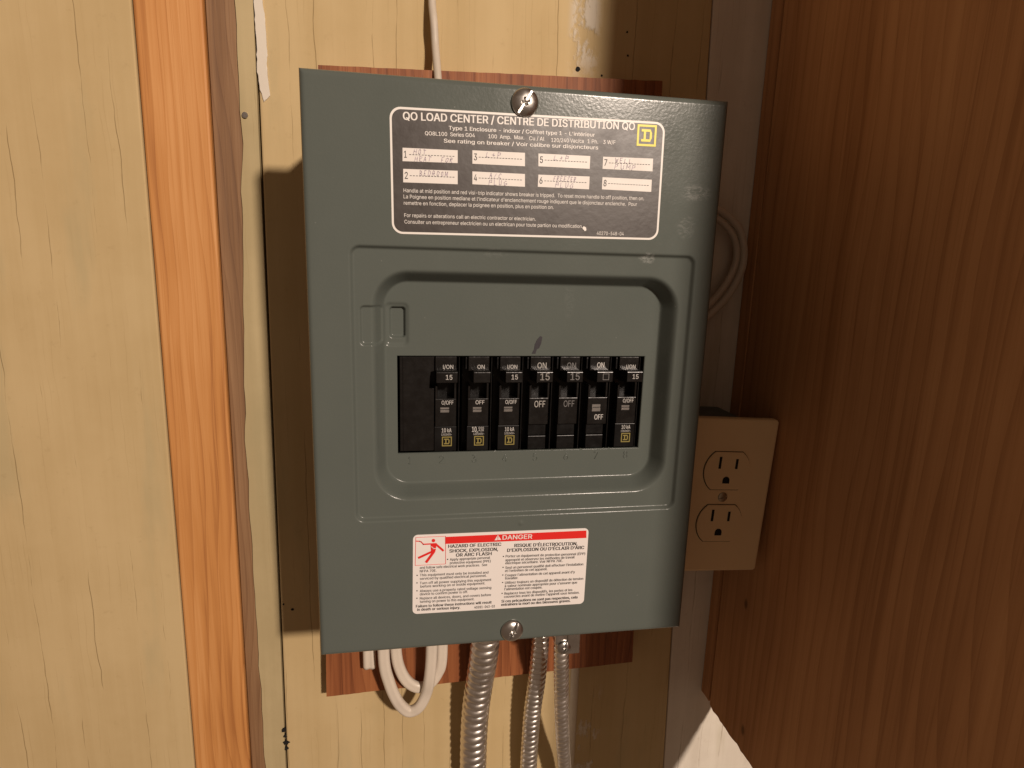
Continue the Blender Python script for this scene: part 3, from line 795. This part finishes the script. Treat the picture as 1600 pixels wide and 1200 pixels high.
# ------------------------------------------------------------------ directory label
LC = (0.0037, 0.1147)
poly = rot2(rrect(-0.0693, 0.0767, 0.0838, 0.1456, 0.0055), LC, 0.65)
label = P(prism('directory_label', poly, -0.0002, 0.0003, LABEL_WHITE, panel, label='dark brown circuit directory label with a white border'))
poly = rot2(rrect(-0.0682, 0.0756, 0.0849, 0.1445, 0.0046), LC, 0.65)
quads_obj('label_face', [poly], -0.00032, LABEL_DARK, label)
print_obj('lettering', LABEL_LINES[:1], -0.00045, LABEL_WHITE, label)
print_obj('lettering', LABEL_LINES[1:9], -0.00045, LABEL_WHITE, label)
print_obj('lettering', LABEL_LINES[9:12], -0.00045, LABEL_WHITE, label)
print_obj('lettering', LABEL_LINES[12:14], -0.00045, LABEL_WHITE, label)
print_obj('lettering', LABEL_LINES[14:], -0.00045, LABEL_WHITE, label)
disc_obj('paint_fleck', 0.0342, 0.0893, 0.0011, -0.0006, LABEL_WHITE, label, n=9, irr=0.35, seed=4, depth=0.0002)
quads_obj('emblem', [rot2(p, (0.0662, 0.1391), 0.65) for p in emblem_polys(0.0662, 0.1391, 0.0109)], -0.00045, YELLOW, label)

# a small hand for the pencilled notes
HAND = {'H': [[(0,0),(0,1)],[(.7,0),(.7,1)],[(0,.5),(.7,.52)]], 'O': [[(.35,0),(.05,.3),(.1,.8),(.4,1),(.7,.7),(.65,.25),(.35,0)]], 'T': [[(0,1),(.8,1)],[(.4,1),(.38,0)]],
 'E': [[(.65,1),(0,.98),(0,0),(.7,0)],[(0,.5),(.5,.5)]], 'A': [[(0,0),(.35,1),(.7,0)],[(.15,.4),(.6,.4)]], 'F': [[(.65,1),(0,1),(0,0)],[(0,.5),(.5,.5)]],
 'R': [[(0,0),(0,1),(.5,.95),(.55,.6),(0,.5),(.65,0)]], 'B': [[(0,0),(0,1),(.5,.9),(.45,.55),(0,.5),(.6,.4),(.55,.05),(0,0)]], 'D': [[(0,0),(0,1),(.5,.85),(.65,.45),(.45,.1),(0,0)]],
 'M': [[(0,0),(.08,1),(.4,.3),(.7,1),(.8,0)]], 'L': [[(.05,1),(0,0),(.6,0)]], '+': [[(.35,.2),(.35,.8)],[(.05,.5),(.7,.5)]], 'P': [[(0,0),(.05,1),(.6,.95),(.6,.55),(.02,.5)]],
 'C': [[(.65,.85),(.35,1),(.03,.6),(.1,.15),(.4,0),(.68,.15)]], '/': [[(0,0),(.5,1)]], 'U': [[(0,1),(.03,.2),(.3,0),(.6,.2),(.62,1)]], 'G': [[(.65,.85),(.3,1),(0,.5),(.25,0),(.65,.15),(.65,.45),(.4,.45)]],
 'Z': [[(0,1),(.65,1),(0,0),(.7,0)]], 'W': [[(0,1),(.2,0),(.4,.7),(.6,0),(.8,1)]]}
NOTES = {0: (("HOT", .20, .56, .24), ("HEAT  FOR", .22, .04, .72)), 1: (("BEDROOM", .30, .55, .54),), 2: (("L+P", .26, .56, .32),), 3: (("A/C", .32, .56, .26), ("PLUG", .31, .05, .38)),
         4: (("L+P", .30, .56, .32),), 5: (("FREEZER", .30, .57, .46), ("PLUG", .34, .04, .38)), 6: (("WELL", .24, .56, .38), ("PUMP", .24, .06, .46))}
for k, F in enumerate(FIELDS):
    Q = [Vector((a/1000, b/1000)) for a, b in F]     # tl, tr, br, bl
    def fp(u, v, Q=Q):
        t = Q[3].lerp(Q[2], u); s = Q[0].lerp(Q[1], u); p = t.lerp(s, v); return (p.x, p.y)
    fo = quads_obj('write_in_field', [[tuple(q_) for q_ in (Q[3], Q[2], Q[1], Q[0])]], -0.00045, FIELD_WHITE, label)
    a = fp(.03, .27); b = fp(.085 if k else .075, .27)
    polys = []
    for j in range(15):
        u0 = .12 + .056*j; polys.append([fp(u0, .495), fp(u0+.036, .495), fp(u0+.036, .535), fp(u0, .535)])
    dashes = quads_obj('dashed_rule', polys, -0.0006, BLACK_INK, label)
    print_obj('field_number', [(str(k+1), a[0]*1000, a[1]*1000, b[0]*1000, b[1]*1000, 3.3, 0.2)], -0.0006, BLACK_INK, label)
    st = []
    for word, u0, v0, wid in NOTES.get(k, ()):
        cw = wid/len(word)
        for i, chh in enumerate(word):
            for line in HAND.get(chh, []):
                pts = [fp(u0+cw*(i+.75*px)+R.uniform(-.006, .006)+.012*pz, v0+.36*pz+R.uniform(-.045, .045)) for px, pz in line]
                st += stroke(pts, 0.00028)
    if st: quads_obj('handwriting', st, -0.0006, PEN, label)

# ------------------------------------------------------------------ warning label
WC = (-0.0062, -0.1115)
warn = P(prism('warning_label', rot2(rrect(-0.0590, 0.0463, -0.1366, -0.0862, 0.0028), WC, -0.52), -0.0002, 0.0003, STICKER, panel, label='white danger sticker with a red band near the bottom of the cover'))
M3 = lambda L: [(a/1000, b/1000) for a, b in L]
quads_obj('red_band', [M3(BAND)[::-1]], -0.00035, RED, warn)
quads_obj('warning_triangle', [M3(TRI)], -0.0005, STICKER, warn)
tc = (sum(p[0] for p in TRI)/3000, sum(p[1] for p in TRI)/3000)
quads_obj('exclamation_mark', [[(tc[0]-.00015, tc[1]-.0002), (tc[0]+.00015, tc[1]-.0002), (tc[0]+.00022, tc[1]+.0014), (tc[0]-.00022, tc[1]+.0014)], [(tc[0]-.0002, tc[1]-.0009), (tc[0]+.0002, tc[1]-.0009), (tc[0]+.0002, tc[1]-.0005), (tc[0]-.0002, tc[1]-.0005)]], -0.0006, RED, warn)
print_obj('lettering', WARNING_SIGNAL, -0.0005, STICKER, warn)
print_obj('lettering', WARNING_HEADS[:3], -0.0004, BLACK_INK, warn)
print_obj('lettering', WARNING_HEADS[3:], -0.0004, BLACK_INK, warn)
print_obj('lettering', WARNING_BODY[:15], -0.0004, BLACK_INK, warn)
print_obj('lettering', WARNING_BODY[15:], -0.0004, BLACK_INK, warn)
for a_, b_ in WARNING_BULLETS:
    quads_obj('bullet', [[(a_/1000+.0004*math.cos(t), b_/1000+.0004*math.sin(t)) for t in [k*math.pi/4 for k in range(8)]]], -0.0004, BLACK_INK, warn)
fr = M3(PICT['frame']); fr2 = fr + fr[:1]
hd = M3(PICT['head']); hr = abs(hd[1][0]-hd[0][0])
pic = stroke(fr2, 0.00025)
pic.append([(hd[0][0]+hr*math.cos(k*math.pi/8), hd[0][1]+hr*1.05*math.sin(k*math.pi/8)) for k in range(16)])
quads_obj('pictogram', pic, -0.0004, RED, warn, label='red figure struck by electricity')
quads_obj('pictogram_body', stroke(M3(PICT['arm']), .0008) + stroke(M3(PICT['wire']), .0006), -0.00042, RED, warn)
quads_obj('pictogram_body', stroke(M3(PICT['arm_r']), .0012) + stroke(M3(PICT['leg_a']), .0013), -0.00044, RED, warn)
quads_obj('pictogram_body', [M3(PICT['torso'])[::-1]], -0.00046, RED, warn)
quads_obj('pictogram_body', stroke(M3(PICT['leg_b']), .0015), -0.00048, RED, warn)
quads_obj('pictogram_bolt', stroke(M3(PICT['bolt']), .0004), -0.0005, STICKER, warn)

# ------------------------------------------------------------------ breakers
def breaker(cx, kind, label, wide=False, hd=0.0):
    w = 0.0061; yf = 0.0148
    x0 = -0.0660 if wide else cx-0.0090
    body = P(box_obj('circuit_breaker', x0, cx+0.0086, 0.0248, 0.0435, -0.0455, 0.0228, PLASTIC, panel, bevel=0.0004, label=label))
    def sub(name, a, b, c, d, e, f, mat=PLASTIC_WORN, bev=0.0003):
        return at_sub(box_obj(name, a, b, c, d, e, f, mat, body, bevel=bev))
    def at_sub(o): return o
    sub('upper_block', cx-w, cx+w, yf, 0.0252, 0.0086, 0.0168)
    if not wide: sub('side_step', cx-w-0.0016, cx-w-0.0002, yf+0.0022, 0.0252, 0.0092, 0.0160, PLASTIC)
    # rails either side of the handle slot, and the outer edge ridge
    sub('slot_rail', cx-w, cx-w+0.0013, yf+0.0004, 0.0252, -0.0080, 0.0000)
    sub('slot_rail', cx+w-0.0013, cx+w, yf+0.0004, 0.0252, -0.0080, 0.0020)
    sub('edge_ridge', cx+0.0074, cx+0.0082, 0.0170, 0.0252, -0.044, 0.0200, PLASTIC)
    # the handle, thrown up to ON
    h0, h1 = (-0.0060, 0.0060) if wide else (-0.0040, 0.0057)
    bm = bmesh.new()
    pr = ((0.0062, 0.0034+hd), (0.0062, 0.0093+hd), (0.0077, 0.0101+hd), (0.0252, 0.0078), (0.0252, 0.0013), (0.0077, 0.0028+hd))
    a = [bm.verts.new((cx+h0, yy, zz)) for yy, zz in pr]; b = [bm.verts.new((cx+h1, yy, zz)) for yy, zz in pr]
    bm.faces.new(a); bm.faces.new(b[::-1])
    for i in range(len(pr)):
        j = (i+1) % len(pr); bm.faces.new((a[i], b[i], b[j], a[j]))
    bmesh.ops.bevel(bm, geom=list(bm.edges), offset=0.00028, segments=2, profile=0.5, affect='EDGES')
    bm_obj('handle', bm, PLASTIC_WORN, body)
    yt = 0.0062-0.0001; yp = yf-0.0001
    ink = {'C': INK_DIM, 'F': INK_FADED}.get(kind, INK_WHITE)
    T = lambda lines, y, mat=ink: print_obj('lettering', lines, y, mat, body)
    def trip(xa, xb, za, zb):
        bm = bmesh.new(); zm = zb-(zb-za)*0.42
        prf = ((zb, yf+0.0003), (zb-0.0002, yf-0.0003), (zm+0.0003, yf-0.0001), (zm, yf+0.0003), (zm-0.0003, yf-0.0005), (za+0.0004, yf-0.0001), (za, yf+0.0003))
        cols = [[bm.verts.new((xx, yy, zz)) for zz, yy in prf] for xx in (xa, xa+0.0003, xb-0.0005, xb)]
        for c_ in (cols[0], cols[3]):
            for v_ in c_: v_.co.y = yf+0.0003
        for p_, q_ in zip(cols, cols[1:]):
            for i in range(len(prf)-1): bm.faces.new((p_[i], q_[i], q_[i+1], p_[i+1]))
        bm_obj('trip_window', bm, LENS, body)
    if wide:      # blank half of the double-width face, notched round the handle
        prism('blank_face', [(-0.0658, -0.0385), (cx-w-0.0006, -0.0385), (cx-w-0.0006, -0.0016), (cx-w-0.0038, -0.0016), (cx-w-0.0030, 0.0084), (cx-w-0.0006, 0.0084), (cx-w-0.0006, 0.0168), (-0.0658, 0.0168)], yf+0.0001, 0.0252, PLASTIC_WORN, body, bevel=0.0003)
        sub('edge_ridge', -0.0640, -0.0635, yf-0.0004, yf+0.0004, -0.038, 0.0164, PLASTIC_WORN, 0.0001)
    if kind in 'AB':
        sub('lower_block', cx-w, cx+w, yf, 0.0252, -0.0240, -0.0077)
        sub('rating_face', cx-w-0.0004, cx+w+0.0002, yf-0.0001, 0.0252, -0.0388, -0.02415, PLASTIC_LABEL, 0.0002)
        T([centred('l/ON' if kind == 'A' else 'ON', cx+0.0012, 0.0098, 0.0058 if kind == 'A' else 0.0042, 0.0023, 0.4)], yp)
        T([centred('O/OFF' if kind == 'A' else 'OFF', cx+0.0010, -0.0110, 0.0068 if kind == 'A' else 0.0052, 0.0023, 0.4)], yp)
        if kind == 'A': T([centred('15', cx+0.0012, 0.0052, 0.0036, 0.0027, 0.3)], yt)
        if kind == 'A': T([centred('10 kA', cx+0.0006, -0.0275, 0.0056, 0.0024, 0.5), centred('120/240V~', cx+0.0006, -0.0294, 0.0062, 0.0012, 0.3)], yp-0.0001)
        else: T([centred('10,', cx-0.0018, -0.0275, 0.0032, 0.0030, 0.8), centred('000', cx+0.0020, -0.0258, 0.0032, 0.0012, 0.4), centred('AIR', cx+0.0020, -0.0273, 0.0032, 0.0012, 0.4), centred('120/240V~', cx+0.0006, -0.0294, 0.0064, 0.0013, 0.3)], yp-0.0001)
        quads_obj('emblem', emblem_polys(cx+0.0008, -0.0330, 0.0058), yp-0.0001, GOLD, body)
        trip(cx-0.0034, cx+0.0022, -0.0160, -0.0126)
    elif kind in 'CF':
        sub('lower_block', cx-w, cx+w-0.0004, yf, 0.0252, -0.0238, -0.0077)
        sub('lower_face', cx-w+0.0002, cx+w-0.001, yf+0.0022, 0.0252, -0.0310, -0.0242, PLASTIC)
        sub('lower_face', cx-w+0.0002, cx+w-0.001, yf+0.0016, 0.0252, -0.0395, -0.0313, PLASTIC)
        T([centred('ON', cx+0.0008, 0.0100, 0.0054, 0.0034, 0.3)], yp)
        T([centred('15', cx+0.0009, 0.0047, 0.0054, 0.0040, 0.6)], yt, INK_MID if kind == 'C' else INK_FADED)
        T([centred('OFF', cx+0.0004, -0.0132, 0.0066, 0.0038, 0.2)], yp)
    else:
        sub('lower_block', cx-w, cx+w, yf, 0.0252, -0.0242, -0.0077)
        sub('lower_face', cx-w+0.0002, cx+w-0.001, yf+0.0022, 0.0252, -0.0310, -0.0246, PLASTIC)
        sub('lower_face', cx-w+0.0002, cx+w-0.001, yf+0.0016, 0.0252, -0.0395, -0.0313, PLASTIC)
        T([centred('ON', cx+0.0006, 0.0104, 0.0044, 0.0031, 0.7)], yp)
        T([centred('OFF', cx+0.0012, -0.0213, 0.0054, 0.0031, 0.6)], yp)
        trip(cx-0.0036, cx+0.0022, -0.0166, -0.0118)
        h = 0.0019; t = 0.00035; hx_, hz_ = cx+0.0014, 0.0065
        quads_obj('handle_mark', [[(hx_-h, hz_-h), (hx_+h, hz_-h), (hx_+h, hz_-h+t), (hx_-h, hz_-h+t)], [(hx_-h, hz_+h-t), (hx_+h, hz_+h-t), (hx_+h, hz_+h), (hx_-h, hz_+h)],
                                  [(hx_-h, hz_-h+t), (hx_-h+t, hz_-h+t), (hx_-h+t, hz_+h-t), (hx_-h, hz_+h-t)], [(hx_+h-t, hz_-h+t), (hx_+h, hz_-h+t), (hx_+h, hz_+h-t), (hx_+h-t, hz_+h-t)]], yt, INK_FADED, body)
    body.scale = (1.0, 1.0, 1.014); body.location.z = -0.0010
    return body

breaker(-0.0395, 'A', 'wide black breaker with a blank left half at the left end', wide=True)
breaker(-0.0205, 'B', 'black breaker with a blank handle above number 3')
breaker(-0.0020, 'A', 'black breaker with small 15 on its handle above number 4')
breaker(0.0161, 'C', 'older black breaker with large moulded lettering below the marker smear')
breaker(0.0341, 'F', 'older black breaker with worn faded lettering')
breaker(0.0524, 'D', 'black breaker with its OFF below the trip window')
breaker(0.0709, 'A', 'black breaker at the right end of the row')

# ================================================================== conduits and cables
def helix_profile(r, pitch, amp, lean=1.0, n=36):
    def f(s):
        out = []
        for k in range(n):
            a = 2*math.pi*k/n
            u = (s/pitch + lean*k/n) % 1.0
            rr = r - amp + amp*(math.sin(math.pi*u)**0.75)
            out.append((rr*math.cos(a), rr*math.sin(a)))
        return out
    return f
for k, (r, pitch, amp, lab) in enumerate(((0.0110, 0.0068, 0.0018, 'thick ribbed steel conduit leaving the panel at the left, below the lower screw'),
                                         (0.0071, 0.0050, 0.0013, 'middle ribbed steel conduit half in shadow below the panel'),
                                         (0.0056, 0.0052, 0.0012, 'thin armoured steel cable at the right, clamped under the panel'))):
    pts = spline(CONDUITS[k], pitch/9)
    if k == 2:
        root = empty('armoured_cable', CONDUITS[k][-1], label=lab, cat='cable', group='metal conduits under the panel')
        at_world(sweep('armour', pts, helix_profile(r, pitch, amp), CONDUIT, root))
        # clamp connector under the box with its screw
        cl = at_world(box_obj('clamp', 0.0385, 0.0545, 0.0345, 0.0560, -0.1895, -0.1720, STEEL, root, bevel=0.001))
        box_obj('clamp_ear', 0.0470, 0.0560, 0.0330, 0.0345, -0.1960, -0.1700, STEEL, cl, bevel=0.0006)
        sc_ = screw_head('clamp_screw', 0.0448, -0.1912, 0.0052, 0.0028, 75, 0.0344, SCREW, cl)
    else:
        sweep('metal_conduit', pts, helix_profile(r, pitch, amp), CONDUIT, label=lab, cat='conduit', group='metal conduits under the panel')

def flat_profile(w, t, lobes=2, n=28, groove=0.12):
    def f(s):
        out = []
        for k in range(n):
            a = 2*math.pi*k/n
            g = 1 - groove*math.exp(-((math.cos(a))/0.22)**2)
            out.append((w/2*math.copysign(abs(math.cos(a))**0.8, math.cos(a)), t/2*g*math.copysign(abs(math.sin(a))**0.8, math.sin(a))))
        return out
    return f
sweep('cable', spline(LOOP_FRONT, 0.002), flat_profile(0.0086, 0.0070), CABLE, label='white cable in the larger U-shaped loop hanging under the panel', cat='cable', group='white cables under the panel')
sweep('cable', spline(LOOP_BACK, 0.002), flat_profile(0.0086, 0.0064), CABLE, label='white cable in the smaller loop behind the larger one', cat='cable', group='white cables under the panel')
sweep('cable', spline(CUT_END, 0.002), flat_profile(0.0094, 0.0062, groove=0.3), CABLE, label='short cut end of white cable at the left under the panel', cat='cable', group='white cables under the panel')
rnd = lambda r: (lambda s: [(r*math.cos(2*math.pi*k/16), r*math.sin(2*math.pi*k/16)) for k in range(16)])
sweep('wire', spline(TOP_WIRE, 0.003), rnd(0.0025), WIRE, label='thin off-white wire running up the wall from behind the panel top', cat='wire')
sweep('cable', spline(SIDE_OUT, 0.003), rnd(0.0028), WIRE, label='outer strand of the shaded cable loop right of the panel', cat='cable', group='cable loop right of the panel')
sweep('cable', spline(SIDE_IN, 0.003), rnd(0.0026), WIRE, label='inner strand of the shaded cable loop right of the panel', cat='cable', group='cable loop right of the panel')

# ================================================================== outlet
OC = (0.1575, -0.0883); TILT = -2.75
outlet = empty('electrical_outlet', (OC[0], 0.05, OC[1]), label='ivory duplex wall outlet in shadow at the right of the panel', cat='outlet')
def O(pts): return rot2([(OC[0]+a, OC[1]+b) for a, b in pts], OC, TILT)
def receptacle_poly(cz, s=1.0):
    r = 0.0172*s; h = 0.0138*s; a0 = math.asin(h/r); pts = []
    for k in range(13): a = -a0 + 2*a0*k/12; pts.append((r*math.cos(a), cz+r*math.sin(a)))
    for k in range(13): a = math.pi-a0 + 2*a0*k/12; pts.append((r*math.cos(a), cz+r*math.sin(a)))
    return pts
# cover plate with two openings: built as a plate whose holes are cut with a boolean-free bridge
bm = bmesh.new()
outer = O(rrect(-0.0350, 0.0350, -0.0570, 0.0570, 0.0025, 4))
prism_bm(bm, outer, 0.0425, 0.0480, bevel=0.0016)
at_world(bm_obj('cover_plate', bm, IVORY, outlet))
for s in (1, -1):
    cz = 0.0195*s
    at_world(prism('opening_gap', O(receptacle_poly(cz, 1.028)), 0.0423, 0.0430, HOLE, outlet))
    rc = at_world(prism('receptacle', O(receptacle_poly(cz)), 0.0414, 0.0450, IVORY, outlet, bevel=0.0006))
    for nm, x, hh in (('slot', -0.0062, 0.0043), ('slot', 0.0064, 0.0036)):
        prism(nm, O([(x-0.0009, cz+0.0018), (x+0.0009, cz+0.0018), (x+0.0009, cz+0.0018+2*hh), (x-0.0009, cz+0.0018+2*hh)]), 0.0412, 0.0416, HOLE, rc)
    g = [(0.0026*math.cos(a), cz-0.0066+0.0026*math.sin(a)) for a in [math.pi*k/10 for k in range(11)]] + [(-0.0026, cz-0.0090), (0.0026, cz-0.0090)]
    prism('ground_hole', O(g), 0.0412, 0.0416, HOLE, rc)
c_ = O([(0, 0)])[0]
at_world(screw_head('plate_screw', c_[0], c_[1], 0.0035, 0.0012, 20, 0.0424, BRASS, outlet, cross=False))
bm = bmesh.new(); prism_bm(bm, O(rrect(-0.0270, 0.0270, -0.0500, 0.0500, 0.003, 4)), 0.0482, WY-0.0004, bevel=0.001)
at_world(bm_obj('outlet_box', bm, BOX_GREY, outlet))
